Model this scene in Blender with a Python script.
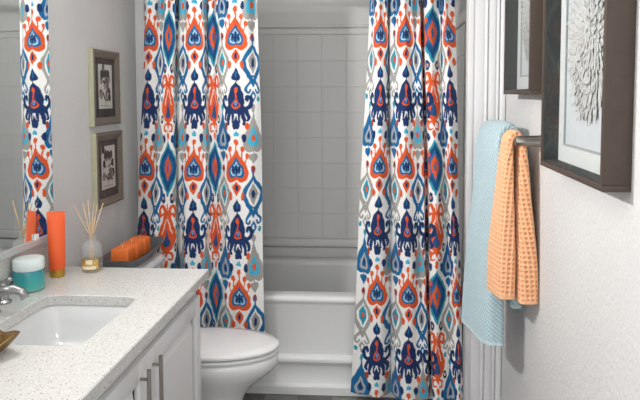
import bpy, bmesh, math, random
import numpy as np
from mathutils import Vector, Matrix
random.seed(7); rng = np.random.default_rng(7)
for o in list(bpy.data.objects): bpy.data.objects.remove(o)
scene = bpy.context.scene
col = scene.collection
PI = math.pi

# ------------------------------------------------------------------ camera
F, CX, CY, CAMZ = 637.0, 340.0, 134.0, 1.54
YAW, PIT = math.radians(3.6), math.radians(3.6)
cam = bpy.data.cameras.new('camera'); camo = bpy.data.objects.new('camera', cam); col.objects.link(camo)
cam.sensor_width = 36; cam.lens = 36 * F / 640
cam.shift_x = (320 - CX) / 640; cam.shift_y = (CY - 200) / 640
cam.clip_start = 0.02
camo.location = (0, 0, CAMZ); camo.rotation_euler = (PI / 2 - PIT, 0, YAW)
scene.camera = camo

# ------------------------------------------------------------------ light, exposure
w = bpy.data.worlds.new('world'); scene.world = w; w.use_nodes = True
w.node_tree.nodes['Background'].inputs['Color'].default_value = (0.985, 0.993, 1.0, 1)
w.node_tree.nodes['Background'].inputs['Strength'].default_value = 1.85
VANITY_W = 31.0
CEILING_FILL_W = 4.0  # energy of the added ceiling fill
scene.view_settings.view_transform = 'Standard'; scene.view_settings.look = 'None'
scene.view_settings.gamma = 1.0; scene.view_settings.use_curve_mapping = False
scene.view_settings.exposure = 0.16

# ------------------------------------------------------------------ pixel helpers
_fw = np.array([-math.sin(YAW) * math.cos(PIT), math.cos(YAW) * math.cos(PIT), -math.sin(PIT)])
_rt = np.array([math.cos(YAW), math.sin(YAW), 0.0]); _up = np.cross(_rt, _fw)
def at(px, py, ax, val):
    """point where the ray through a photo pixel meets the plane axis=val"""
    d = _fw + _rt * (px - CX) / F - _up * (py - CY) / F
    c = np.array([0, 0, CAMZ]); return c + d * (val - c[ax]) / d[ax]

# ------------------------------------------------------------------ materials
def lin(c):
    if isinstance(c, str): c = [int(c[i:i + 2], 16) / 255 for i in (0, 2, 4)]
    return tuple((x / 12.92 if x <= .04045 else ((x + .055) / 1.055) ** 2.4) for x in c)
MATS = {}
def mat(name, c, rough=.5, metal=0., var=0., vscale=8., bump=0., bscale=120., bdist=.002, spec=.5, coat=0., bdetail=3., trans=0., ior=1.45, alpha_attr=None):
    m = bpy.data.materials.new(name); m.use_nodes = True; MATS[name] = m
    nt = m.node_tree; b = nt.nodes['Principled BSDF']
    L = lin(c); b.inputs['Base Color'].default_value = (*L, 1)
    b.inputs['Roughness'].default_value = rough; b.inputs['Metallic'].default_value = metal
    b.inputs['Specular IOR Level'].default_value = spec
    b.inputs['Coat Weight'].default_value = coat; b.inputs['Coat Roughness'].default_value = .05
    b.inputs['Transmission Weight'].default_value = trans; b.inputs['IOR'].default_value = ior
    tc = nt.nodes.new('ShaderNodeTexCoord')
    if alpha_attr:
        a = nt.nodes.new('ShaderNodeAttribute'); a.attribute_name = alpha_attr
        nt.links.new(a.outputs['Color'], b.inputs['Base Color'])
    elif var > 0:
        n = nt.nodes.new('ShaderNodeTexNoise'); n.inputs['Scale'].default_value = vscale; n.inputs['Detail'].default_value = 5
        nt.links.new(tc.outputs['Object'], n.inputs['Vector'])
        r = nt.nodes.new('ShaderNodeValToRGB')
        r.color_ramp.elements[0].position = .3; r.color_ramp.elements[1].position = .7
        r.color_ramp.elements[0].color = (*[x * (1 - var) for x in L], 1)
        r.color_ramp.elements[1].color = (*[min(1, x * (1 + var)) for x in L], 1)
        nt.links.new(n.outputs['Fac'], r.inputs['Fac']); nt.links.new(r.outputs['Color'], b.inputs['Base Color'])
    if bump > 0:
        n2 = nt.nodes.new('ShaderNodeTexNoise'); n2.inputs['Scale'].default_value = bscale; n2.inputs['Detail'].default_value = bdetail
        nt.links.new(tc.outputs['Object'], n2.inputs['Vector'])
        bp = nt.nodes.new('ShaderNodeBump'); bp.inputs['Strength'].default_value = bump; bp.inputs['Distance'].default_value = bdist
        nt.links.new(n2.outputs['Fac'], bp.inputs['Height']); nt.links.new(bp.outputs['Normal'], b.inputs['Normal'])
    return m
mat('wall_paint', 'd5d4d3', .7, var=.02, vscale=3, bump=.65, bscale=60, bdist=.006, bdetail=2, spec=.3)
mat('ceiling_paint', 'dcdcda', .8, bump=.3, bscale=60, bdist=.004)
mat('trim_paint', 'ebebec', .38, var=.01, bump=.05, bscale=300)
mat('surround_acrylic', 'e2e2e0', .32, var=.015, vscale=2, spec=.4)
mat('tub_acrylic', 'e4e5e5', .22, var=.01, vscale=3, spec=.5)
mat('porcelain', 'eeeeee', .1, var=.008, vscale=4, spec=.6, coat=.4)
mat('sink_glaze', 'd6d7d8', .1, var=.008, vscale=4, spec=.6, coat=.4)
mat('cabinet_paint', 'dedede', .42, var=.012, vscale=6, bump=.05, bscale=200)
mat('steel', 'a09b94', .32, 1., var=.05, vscale=60)
mat('channel_metal', 'c6c7c8', .4, .4, var=.03, vscale=40)
mat('chrome', 'a9a9aa', .14, 1., var=.03, vscale=30)
mat('floor_tile', '6b6966', .55, var=.16, vscale=9, bump=.25, bscale=60, bdist=.003)
mat('grout', '8c8a87', .9, var=.05, vscale=90, bump=.2, bscale=300)
mat('frame_brown', '4a3e36', .5, var=.07, vscale=25, bump=.12, bscale=160)
mat('frame_lining', '3a3c3a', .8, var=.22, vscale=90, bump=.5, bscale=240, bdist=.003)
mat('paper_white', 'c0c3c6', .75, var=.015, vscale=30, bump=.1, bscale=300)
mat('mat_board', 'cbcdcc', .8, var=.01, vscale=40)
mat('mat_bevel', '9b9f9f', .7, var=.03, vscale=50)
mat('paper_petal', 'b8b8b6', .7, var=.06, vscale=60)
mat('ink_brown', '7d766e', .8, var=.2, vscale=40)
mat('frame_cream', 'bdbb9f', .4, var=.05, vscale=30)
mat('frame_taupe', '766d63', .6, var=.12, vscale=40, bump=.15, bscale=150)
mat('mat_dark', '4a4442', .35, var=.25, vscale=18)
mat('tube_orange', 'f0622c', .4, var=.02, vscale=20)
mat('gold_cap', 'c9a24a', .28, .85, var=.06, vscale=60)
mat('reed_wood', 'd9b98b', .7, var=.15, vscale=80)
mat('label_gold', 'cda85a', .5, .3, var=.3, vscale=120)
mat('label_cream', 'e9e2c6', .6, var=.05, vscale=90)
mat('candle_wax', 'ee7a35', .5, var=.05, vscale=20)
mat('wick', 'e7ded0', .8, var=.1, vscale=50)
mat('tray_metal', '75767a', .38, .6, var=.1, vscale=20)
mat('jar_lid', 'dfeae8', .35, var=.02, vscale=20)
mat('dish_gold', '7d6236', .4, .55, var=.18, vscale=25, bump=.2, bscale=90)
mat('dish_dark', '4a4038', .5, .2, var=.1, vscale=25)
mat('rubber_black', '1c1c1c', .6, var=.1, vscale=40)
mat('bulb_brass', 'b8b6b2', .25, 1., var=.03, vscale=20)
mat('hem_blue', 'b6d2d8', .9, var=.05, vscale=60)
def attr_mat(name, rough, bump=0, bscale=400, sheen=0):
    m = mat(name, 'ffffff', rough, alpha_attr='print', bump=bump, bscale=bscale, bdist=.001, spec=.25)
    m.node_tree.nodes['Principled BSDF'].inputs['Sheen Weight'].default_value = sheen
    return m
attr_mat('curtain_print', .85, .25, 500, .1); attr_mat('art_print', .7)
attr_mat('towel_blue', .95, .35, 700, .3); attr_mat('towel_peach', .95, .35, 700, .3)
def quartz():
    m = mat('quartz', 'e4e3e0', .22, spec=.45); nt = m.node_tree; b = nt.nodes['Principled BSDF']
    tc = nt.nodes['Texture Coordinate']
    prev = None; base = (*lin('c9c8c5'), 1)
    for sc, thr, cc in ((210, .16, 'b9b6b1'), (120, .12, '989389'), (260, .2, 'dcdcda'), (80, .09, 'a9a49b')):
        v = nt.nodes.new('ShaderNodeTexVoronoi'); v.inputs['Scale'].default_value = sc
        nt.links.new(tc.outputs['Object'], v.inputs['Vector'])
        wn = nt.nodes.new('ShaderNodeTexWhiteNoise'); nt.links.new(v.outputs['Position'], wn.inputs['Vector'])
        lt = nt.nodes.new('ShaderNodeMath'); lt.operation = 'LESS_THAN'; lt.inputs[1].default_value = .3
        nt.links.new(wn.outputs['Value'], lt.inputs[0])
        ld = nt.nodes.new('ShaderNodeMath'); ld.operation = 'LESS_THAN'; ld.inputs[1].default_value = thr * 2.2
        nt.links.new(v.outputs['Distance'], ld.inputs[0])
        mu = nt.nodes.new('ShaderNodeMath'); mu.operation = 'MULTIPLY'
        nt.links.new(lt.outputs[0], mu.inputs[0]); nt.links.new(ld.outputs[0], mu.inputs[1])
        mx = nt.nodes.new('ShaderNodeMix'); mx.data_type = 'RGBA'
        nt.links.new(mu.outputs[0], mx.inputs[0])
        if prev: nt.links.new(prev, mx.inputs[6])
        else: mx.inputs[6].default_value = base
        mx.inputs[7].default_value = (*lin(cc), 1); prev = mx.outputs[2]
    nt.links.new(prev, b.inputs['Base Color'])
quartz()
def glass(name, tint, refl):
    m = bpy.data.materials.new(name); m.use_nodes = True; MATS[name] = m; nt = m.node_tree
    nt.nodes.remove(nt.nodes['Principled BSDF'])
    t = nt.nodes.new('ShaderNodeBsdfTransparent'); t.inputs['Color'].default_value = (*tint, 1)
    g = nt.nodes.new('ShaderNodeBsdfGlossy'); g.inputs['Roughness'].default_value = .03
    lw = nt.nodes.new('ShaderNodeLayerWeight'); lw.inputs['Blend'].default_value = .5
    pw = nt.nodes.new('ShaderNodeMath'); pw.operation = 'POWER'; pw.inputs[1].default_value = 4.
    sc = nt.nodes.new('ShaderNodeMath'); sc.operation = 'MULTIPLY_ADD'; sc.inputs[1].default_value = refl; sc.inputs[2].default_value = .012
    mx = nt.nodes.new('ShaderNodeMixShader'); nt.links.new(lw.outputs['Facing'], pw.inputs[0]); nt.links.new(pw.outputs[0], sc.inputs[0]); nt.links.new(sc.outputs[0], mx.inputs[0])
    nt.links.new(t.outputs[0], mx.inputs[1]); nt.links.new(g.outputs[0], mx.inputs[2])
    nt.links.new(mx.outputs[0], nt.nodes['Material Output'].inputs['Surface'])
def haze(name, amt):
    nt = MATS[name].node_tree; out = nt.nodes['Material Output']; old = out.inputs['Surface'].links[0].from_socket
    d = nt.nodes.new('ShaderNodeBsdfDiffuse'); d.inputs['Color'].default_value = (.9, .92, .92, 1)
    mx = nt.nodes.new('ShaderNodeMixShader'); mx.inputs[0].default_value = amt
    nt.links.new(old, mx.inputs[1]); nt.links.new(d.outputs[0], mx.inputs[2]); nt.links.new(mx.outputs[0], out.inputs['Surface'])
glass('pane_glass', (.985, .99, .99), .03); glass('bottle_glass', (.97, .975, .975), .6); haze('bottle_glass', .09); glass('oil_amber', (.95, .84, .58), .1)
m = mat('mirror_silver', 'e9ecec', .0, 1.)
def jar_mat():
    m = mat('jar_teal', '1f8f97', .12, spec=.6, coat=.5); nt = m.node_tree; b = nt.nodes['Principled BSDF']
    tc = nt.nodes['Texture Coordinate']; sp = nt.nodes.new('ShaderNodeSeparateXYZ'); nt.links.new(tc.outputs['Object'], sp.inputs[0])
    n = nt.nodes.new('ShaderNodeTexNoise'); n.inputs['Scale'].default_value = 14; nt.links.new(tc.outputs['Object'], n.inputs['Vector'])
    ma = nt.nodes.new('ShaderNodeMath'); ma.operation = 'MULTIPLY_ADD'; ma.inputs[1].default_value = .03
    nt.links.new(n.outputs['Fac'], ma.inputs[0]); nt.links.new(sp.outputs['Z'], ma.inputs[2])
    r = nt.nodes.new('ShaderNodeValToRGB'); e = r.color_ramp.elements
    mr = nt.nodes.new('ShaderNodeMapRange'); mr.inputs[1].default_value = .005; mr.inputs[2].default_value = .095
    nt.links.new(ma.outputs[0], mr.inputs[0]); nt.links.new(mr.outputs[0], r.inputs[0])
    e[0].color = (*lin('8fc4b4'), 1); e[0].position = 0; e[1].color = (*lin('14808f'), 1); e[1].position = 1
    x = e.new(.4); x.color = (*lin('38a9a6'), 1)
    nt.links.new(r.outputs[0], b.inputs['Base Color'])
jar_mat()
def emit(name, c, s):
    m = bpy.data.materials.new(name); m.use_nodes = True; MATS[name] = m; nt = m.node_tree
    b = nt.nodes['Principled BSDF']; b.inputs['Emission Color'].default_value = (*lin(c), 1); b.inputs['Emission Strength'].default_value = s
    b.inputs['Base Color'].default_value = (.9, .9, .9, 1)
emit('bulb_glow', 'fff6ea', 2.0); emit('fill_dome_glow', 'fff8f0', 1.2)

# ------------------------------------------------------------------ mesh helpers
def link(name, me, m=None, parent=None, loc=(0, 0, 0), smooth=False):
    o = bpy.data.objects.new(name, me); col.objects.link(o)
    if m and me is not None and len(me.materials) == 0: me.materials.append(MATS[m])
    o.location = loc
    if parent: o.parent = parent
    if smooth and me is not None:
        me.polygons.foreach_set('use_smooth', [True] * len(me.polygons))
    return o
def obj(name, bm, m, parent=None, loc=(0, 0, 0), smooth=False, angle=None):
    bmesh.ops.recalc_face_normals(bm, faces=bm.faces[:])
    me = bpy.data.meshes.new(name); bm.to_mesh(me); bm.free()
    o = link(name, me, m, parent, loc, smooth or angle is not None)
    if angle is not None: me.set_sharp_from_angle(angle=math.radians(angle))
    return o
def empty(name, loc=(0, 0, 0)):
    o = bpy.data.objects.new(name, None); col.objects.link(o); o.location = loc; o.empty_display_size = .05
    return o
def tag(o, label=None, cat=None, group=None, kind=None):
    if label: o['label'] = label
    if cat: o['category'] = cat
    if group: o['group'] = group
    if kind: o['kind'] = kind
    return o
def add_box(bm, a, b, bev=0., seg=2):
    c = [(x + y) / 2 for x, y in zip(a, b)]; s = [abs(y - x) for x, y in zip(a, b)]
    r = bmesh.ops.create_cube(bm, size=1, matrix=Matrix.Translation(c) @ Matrix.Diagonal((*s, 1)))
    if bev > 0:
        es = list({e for v in r['verts'] for e in v.link_edges})
        bmesh.ops.bevel(bm, geom=es, offset=bev, segments=seg, affect='EDGES', profile=.5)
    return bm
def box(name, a, b, m, parent=None, bev=0., seg=2, off=(0, 0, 0)):
    """box from corner a to corner b in world coordinates; off = world location of the parent"""
    a = [x - y for x, y in zip(a, off)]; b = [x - y for x, y in zip(b, off)]
    c = [(x + y) / 2 for x, y in zip(a, b)]
    bm = bmesh.new(); add_box(bm, [x - y for x, y in zip(a, c)], [x - y for x, y in zip(b, c)], bev, seg)
    return obj(name, bm, m, parent, c, angle=35 if bev > 0 else None)
def add_tube(bm, pts, r, n=12, cap=True):
    pts = [Vector(p) for p in pts]; rs = r if isinstance(r, (list, tuple)) else [r] * len(pts)
    rings = []; prev = None
    for i, p in enumerate(pts):
        t = (pts[min(i + 1, len(pts) - 1)] - pts[max(i - 1, 0)]).normalized()
        if prev is None:
            a = Vector((0, 0, 1)) if abs(t.z) < .9 else Vector((1, 0, 0))
            u = t.cross(a).normalized()
        else: u = (prev - t * prev.dot(t)).normalized()
        prev = u; v = t.cross(u)
        rings.append([bm.verts.new(p + (u * math.cos(k * 2 * PI / n) + v * math.sin(k * 2 * PI / n)) * rs[i]) for k in range(n)])
    for a, b in zip(rings, rings[1:]):
        for k in range(n): bm.faces.new((a[k], a[(k + 1) % n], b[(k + 1) % n], b[k]))
    if cap: bm.faces.new(rings[0][::-1]); bm.faces.new(rings[-1])
    return bm
def add_loft(bm, rings, cap0=True, cap1=True):
    vs = [[bm.verts.new(p) for p in r] for r in rings]; n = len(vs[0])
    for a, b in zip(vs, vs[1:]):
        for k in range(n): bm.faces.new((a[k], a[(k + 1) % n], b[(k + 1) % n], b[k]))
    if cap0: bm.faces.new(vs[0][::-1])
    if cap1: bm.faces.new(vs[-1])
    return bm
def lathe(name, prof, m, parent=None, loc=(0, 0, 0), n=32, axis='z', cap=True, angle=40):
    bm = bmesh.new(); rings = []
    for r, z in prof:
        ring = []
        for k in range(n):
            a = 2 * PI * k / n; p = (r * math.cos(a), r * math.sin(a), z)
            if axis == 'x': p = (z, p[0], p[1])
            if axis == 'y': p = (p[0], z, p[1])
            ring.append(p)
        rings.append(ring)
    add_loft(bm, rings, cap, cap)
    return obj(name, bm, m, parent, loc, angle=angle)
def superell(a, b, n=5., N=64, cx=0, cy=0, z=0):
    out = []
    for k in range(N):
        t = 2 * PI * k / N; c, s = math.cos(t), math.sin(t)
        r = (abs(c / a) ** n + abs(s / b) ** n) ** (-1 / n); out.append((cx + r * c, cy + r * s, z))
    return out
def oval(cx, cy, xf, xb, ry, z, N=56, nf=2.0, nb=2.6):
    """plan outline that is longer to +x (front) than to -x (back)"""
    out = []
    for k in range(N):
        t = 2 * PI * k / N; c, s = math.cos(t), math.sin(t)
        a, n = (xf, nf) if c >= 0 else (xb, nb)
        r = (abs(c / a) ** n + abs(s / ry) ** n) ** (-1 / n); out.append((cx + r * c, cy + r * s, z))
    return out
def grid_mesh(name, P, closed_u=False):
    """P: (nv, nu, 3) array -> mesh"""
    nv, nu, _ = P.shape
    iv, iu = np.meshgrid(np.arange(nv - 1), np.arange(nu if closed_u else nu - 1), indexing='ij')
    j = (iu + 1) % nu
    q = np.stack([iv * nu + iu, iv * nu + j, (iv + 1) * nu + j, (iv + 1) * nu + iu], -1).reshape(-1, 4)
    me = bpy.data.meshes.new(name)
    me.vertices.add(nv * nu); me.vertices.foreach_set('co', P.reshape(-1).astype(np.float32))
    me.loops.add(q.size); me.loops.foreach_set('vertex_index', q.reshape(-1).astype(np.int32))
    me.polygons.add(len(q)); me.polygons.foreach_set('loop_start', np.arange(0, q.size, 4, dtype=np.int32))
    me.polygons.foreach_set('use_smooth', np.ones(len(q), dtype=bool))
    me.update(calc_edges=True); me.validate()
    return me
def set_print(me, C):
    """C (n,3) sRGB -> linear point colour attribute 'print'"""
    C = np.clip(C, 0, 1); L = np.where(C <= .04045, C / 12.92, ((C + .055) / 1.055) ** 2.4)
    a = me.color_attributes.new('print', 'FLOAT_COLOR', 'POINT')
    a.data.foreach_set('color', np.concatenate([L, np.ones((len(L), 1))], 1).astype(np.float32).reshape(-1))

# ------------------------------------------------------------------ pattern drawing (fabric and paper print)
def hexc(h): return np.array([int(h[i:i + 2], 16) / 255 for i in (0, 2, 4)])
class Canvas:
    def __init__(s, w, h, ss, bg): s.ss = ss; s.A = np.ones((int(h * ss), int(w * ss), 3)) * hexc(bg)
    def _win(s, x0, y0, x1, y1):
        H, W, _ = s.A.shape
        a, b = max(0, int(x0 * s.ss) - 1), min(W, int(x1 * s.ss) + 2); c, d = max(0, int(y0 * s.ss) - 1), min(H, int(y1 * s.ss) + 2)
        if a >= b or c >= d: return None
        X, Y = np.meshgrid((np.arange(a, b) + .5) / s.ss, (np.arange(c, d) + .5) / s.ss)
        return a, b, c, d, X, Y
    def fill(s, P, c):
        P = np.asarray(P, float); wn = s._win(P[:, 0].min(), P[:, 1].min(), P[:, 0].max(), P[:, 1].max())
        if wn is None: return
        a, b, cc, d, X, Y = wn; I = np.zeros(X.shape, bool)
        for (x0, y0), (x1, y1) in zip(P, np.roll(P, -1, 0)):
            if y0 == y1: continue
            I ^= ((y0 > Y) != (y1 > Y)) & (X < (x1 - x0) * (Y - y0) / (y1 - y0) + x0)
        s.A[cc:d, a:b][I] = hexc(c)
    def stroke(s, P, c, w0, w1=None):
        P = spl(np.asarray(P, float), 6); w1 = w0 if w1 is None else w1; W = np.linspace(w0, w1, len(P))
        mx = max(w0, w1); wn = s._win(P[:, 0].min() - mx, P[:, 1].min() - mx, P[:, 0].max() + mx, P[:, 1].max() + mx)
        if wn is None: return
        a, b, cc, d, X, Y = wn; I = np.zeros(X.shape, bool)
        for (p, q, wv) in zip(P, P[1:], W):
            e = q - p; l = max(e @ e, 1e-9); t = np.clip(((X - p[0]) * e[0] + (Y - p[1]) * e[1]) / l, 0, 1)
            I |= (X - p[0] - t * e[0]) ** 2 + (Y - p[1] - t * e[1]) ** 2 < (wv / 2) ** 2
        s.A[cc:d, a:b][I] = hexc(c)
    def sample(s, x, y):
        H, W, _ = s.A.shape; fx = np.clip(x * s.ss - .5, 0, W - 1.001); fy = np.clip(y * s.ss - .5, 0, H - 1.001)
        i, j = fx.astype(int), fy.astype(int); u, v = (fx - i)[..., None], (fy - j)[..., None]
        return (s.A[j, i] * (1 - u) + s.A[j, i + 1] * u) * (1 - v) + (s.A[j + 1, i] * (1 - u) + s.A[j + 1, i + 1] * u) * v
def spl(P, k=5, closed=False):
    n = len(P); out = []
    for i in range(n if closed else n - 1):
        g = (lambda j: P[j % n]) if closed else (lambda j: P[min(max(j, 0), n - 1)])
        a, b, c, d = g(i - 1), g(i), g(i + 1), g(i + 2)
        for t in np.arange(k) / k:
            out.append(.5 * (2 * b + (c - a) * t + (2 * a - 5 * b + 4 * c - d) * t * t + (3 * b - a - 3 * c + d) * t ** 3))
    if not closed: out.append(P[-1])
    return np.array(out)
SPADE = [(0, 0), (.06, .09), (.15, .2), (.28, .42), (.42, .7), (.57, .92), (.72, 1), (.85, .98), (.95, .8), (1, .5), (.98, .25), (.93, 0)]
TEAR = [(0, 0), (.1, .08), (.22, .22), (.36, .45), (.52, .74), (.68, .96), (.8, 1), (.9, .92), (.97, .7), (1, .45), (.98, .2), (.95, 0)]
DROP = [(0, 0), (.15, .1), (.35, .3), (.55, .65), (.72, .97), (.82, 1), (.92, .78), (1, 0)]
OGEE = [(0, 0), (.08, .13), (.2, .48), (.33, .85), (.45, 1), (.56, .97), (.7, .72), (.84, .38), (.93, .18), (1, .06)]
LENS = [(0, .2), (.1, .66), (.28, .96), (.5, 1.06), (.72, .96), (.9, .66), (1, .2)]
ONION = [(0, .1), (.06, .3), (.18, .6), (.34, .85), (.52, 1), (.68, .97), (.82, .75), (.93, .4), (1, 0)]
BODY = [(0, .12), (.06, .4), (.2, .72), (.4, .95), (.6, 1), (.8, .98), (1, .7), (.93, .3), (.9, 0)]
def shp(S, x, y0, y1, wd):
    S = spl(np.array(S, float), 4); r = np.stack([x + S[:, 1] * wd / 2, y0 + S[:, 0] * (y1 - y0)], 1)
    l = r[::-1].copy(); l[:, 0] = 2 * x - l[:, 0]; return np.concatenate([r, l])
ORG, BLU, NAV, TEA, GRY, WHT, LBL, MAR = 'd8572a', '1b6496', '1a3360', '2b93a8', '9b9995', 'e9e8e6', '46aacb', 'a3402c'
def colH(c, x, y):
    for dx, dy in ((-9.3, -11), (-5.2, -18), (0, -25), (5.2, -18), (9.3, -11)):
        c.stroke([(x + dx, y + dy), (x + dx * .8, y + dy * .35)], ORG, 1.1); c.fill(shp(LENS, x + dx, y + dy - 3.2, y + dy + 2.6, 3.4), ORG)
    c.fill(shp(SPADE, x, y - 19, y + 14.5, 21), ORG); c.fill(shp(SPADE, x, y - 11, y + 10, 13.5), BLU)
    c.fill(shp(SPADE, x, y - 6.5, y + 7.8, 9.4), 'b9cfdd'); c.fill(shp(SPADE, x, y - 4.8, y + 6.8, 7.6), '3f82b0')
    for dx, h in ((-2.4, 3.2), (0, 5), (2.4, 3.2)): c.fill(shp(LENS, x + dx, y + 1.5 - h, y + 2 + h, 2.1), NAV)
    c.fill(shp(OGEE, x, y + 13, y + 28, 7), ORG); c.fill(shp(LENS, x, y + 17, y + 23, 2.4), NAV)
    for s in (-1, 1):
        c.fill(shp(LENS, x + 5.2 * s, y + 24.5, y + 32.5, 3), ORG)
        c.fill(shp(LENS, x + 9.3 * s, y + 85, y + 92.5, 3.6), ORG if s > 0 else MAR)
        c.fill(shp(LENS, x + 6.6 * s, y + 96.5, y + 105, 3.8), NAV)
    c.fill(shp(SPADE, x, y + 31, y + 44, 7), NAV); c.fill(shp(LENS, x, y + 35, y + 41, 1.6), BLU); c.stroke([(x, y + 42), (x, y + 52)], NAV, 1.3)
    for s in (-1, 1):
        c.stroke([(x + 3 * s, y + 69), (x + 8 * s, y + 71.5), (x + 12.4 * s, y + 68.5), (x + 12.8 * s, y + 62), (x + 10 * s, y + 59.5), (x + 8.8 * s, y + 62.5)], NAV, 4.2, 2.8)
        c.stroke([(x + 3 * s, y + 67), (x + 8 * s, y + 73.5), (x + 10.6 * s, y + 80), (x + 9.8 * s, y + 83)], NAV, 4.6, 2.3)
        c.stroke([(x + 2 * s, y + 68), (x + 5.2 * s, y + 76), (x + 6.8 * s, y + 83), (x + 6.4 * s, y + 87)], NAV, 4.4, 2.2)
        c.stroke([(x + .8 * s, y + 70), (x + 2.4 * s, y + 78), (x + 3 * s, y + 85)], NAV, 3., 1.2)
    c.fill(shp(ONION, x, y + 46, y + 77, 13.8), NAV); c.fill(shp(LENS, x, y + 50.5, y + 56.5, 2.8), ORG)
    c.stroke([(x, y + 55), (x, y + 60)], ORG, 1.2)
    c.fill(shp(DROP, x, y + 57, y + 72, 7), ORG); c.fill(shp(DROP, x, y + 60.5, y + 70, 4.4), NAV); c.fill(shp(LENS, x, y + 63.5, y + 69, 2.4), '5b86b4')
    c.fill(shp(SPADE, x, y + 78, y + 92, 6), NAV); c.fill(shp(SPADE, x, y + 93, y + 99, 4.4), LBL)
def ogee_curl(c, x, y, main, inner1, inner2, dot):
    c.stroke([(x, y + 3), (x, y + 12)], main, 1.8)
    c.fill(shp(OGEE, x, y + 6, y + 50, 20), main); c.fill(shp(OGEE, x, y + 12.5, y + 42, 12.4), WHT)
    c.fill(shp(OGEE, x, y + 15, y + 37.5, 8.2), inner1); c.fill(shp(LENS, x, y + 22, y + 31, 3), inner2)
    if dot: c.fill(shp(LENS, x, y + 23, y + 29.5, 2.8), dot)
    for s in (-1, 1):
        c.stroke([(x + 1.4 * s, y + 40), (x + 3 * s, y + 46), (x + 6 * s, y + 50.5), (x + 6.6 * s, y + 54.5), (x + 4.2 * s, y + 56), (x + 3 * s, y + 53)], main, 2.7, 1.7)
        c.fill(shp(LENS, x + 5.6 * s, y + 59.5, y + 65, 2.9), TEA)
    c.fill(shp(OGEE, x, y + 53, y + 66, 5.8), main); c.fill(shp(LENS, x, y + 57.5, y + 62, 1.8), WHT)
def colB(c, x, y):
    ogee_curl(c, x, y, GRY, TEA, BLU, ORG)
    c.stroke([(x, y + 69), (x, y + 82)], BLU, 1.2); c.fill(shp(LENS, x, y + 67, y + 74, 3), TEA)
    c.fill(shp(TEAR, x, y + 73, y + 113, 18), BLU); c.fill(shp(SPADE, x, y + 90, y + 109, 9.5), 'a9a9ab'); c.fill(shp(SPADE, x, y + 95, y + 106, 5), BLU); c.fill(shp(LENS, x, y + 97.5, y + 104.5, 2.6), NAV)
    c.stroke([(x, y + 110), (x, y + 116)], BLU, 1.2); c.fill(shp(SPADE, x, y + 124.5, y + 114, 7.5), BLU)
    c.fill(shp(LENS, x, y + 127, y + 135, 3.8), MAR); c.fill(shp(LENS, x, y + 129.5, y + 133, 1.6), NAV)
def colG(c, x, y):
    ogee_curl(c, x, y, BLU, GRY, NAV, None)
    c.stroke([(x, y + 69), (x, y + 82)], GRY, 1.2); c.fill(shp(LENS, x, y + 67, y + 75, 3.6), GRY)
    c.fill(shp(TEAR, x, y + 73, y + 115, 18), GRY); c.fill(shp(SPADE, x, y + 88, y + 109, 10), LBL); c.fill(shp(LENS, x, y + 97, y + 104, 3.6), ORG)
    c.stroke([(x, y + 112), (x, y + 118)], GRY, 1.2); c.fill(shp(SPADE, x, y + 127, y + 116, 8), GRY)
    c.fill(shp(LENS, x, y + 128, y + 136, 3.8), MAR); c.fill(shp(LENS, x, y + 130.5, y + 134, 1.6), NAV)
def colS(c, x, y):
    c.fill(shp(OGEE, x, y - 27, y + 30, 23), TEA); c.fill(shp(OGEE, x, y - 23, y + 25, 19), '174a7c')
    c.fill(shp(OGEE, x, y - 16, y + 17, 13), BLU); c.fill(shp(OGEE, x, y - 12, y + 14, 8), ORG); c.fill(shp(LENS, x, y - 4, y + 6, 2.2), BLU)
    for s in (-1, 1):
        c.fill(shp(LENS, x + 4.6 * s, y + 27, y + 37, 4), NAV); c.fill(shp(LENS, x + 4.6 * s, y + 30, y + 34, 1.6), 'c99a8a')
        c.stroke([(x + 4.5 * s, y + 48), (x + 7.5 * s, y + 50), (x + 7.8 * s, y + 43), (x + 4.4 * s, y + 39.5), (x + 2.2 * s, y + 46), (x + 3.2 * s, y + 56), (x + 6.6 * s, y + 66), (x + 7.2 * s, y + 73), (x + 3 * s, y + 83)], ORG, 2.6, 3.4)
        c.stroke([(x + 1 * s, y + 86), (x + 4.8 * s, y + 89), (x + 4.6 * s, y + 94.5), (x + 1.8 * s, y + 94)], ORG, 2.2, 1.6)
        c.fill(shp(LENS, x + 5.6 * s, y + 98, y + 106.5, 3.4), NAV)
        c.fill(shp(LENS, x + 8.5 * s, y + 78, y + 87, 3.6), '2a2a33'); c.fill(shp(LENS, x + 8.5 * s, y + 80.5, y + 84.5, 1.4), WHT)
    c.stroke([(x, y + 38), (x, y + 56)], ORG, 1.2)
    c.fill(shp(OGEE, x, y + 50, y + 92, 14.5), ORG); c.fill(shp(DROP, x, y + 62, y + 82, 6.6), '2a4f80')
    for d in (-1, 1): c.stroke([(x + .8 * d, y + 53), (x + 4.6 * d, y + 68)], WHT, .8)
    c.fill(shp(LENS, x, y + 95, y + 103, 3.2), ORG)
DRAW = dict(H=colH, B=colB, G=colG, S=colS)
CW, VP = 15.0, 130.0       # column width and vertical repeat in print units
def fabric(cols, nper, phase):
    c = Canvas((len(cols) + 1) * CW, nper * VP, 5, WHT)
    for order in 'SGBH':
        for i, k in enumerate(cols):
            if k != order: continue
            for p in range(-1, nper + 1): DRAW[k](c, (i + .5) * CW + CW * .5, phase + p * VP)
    return c

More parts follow.
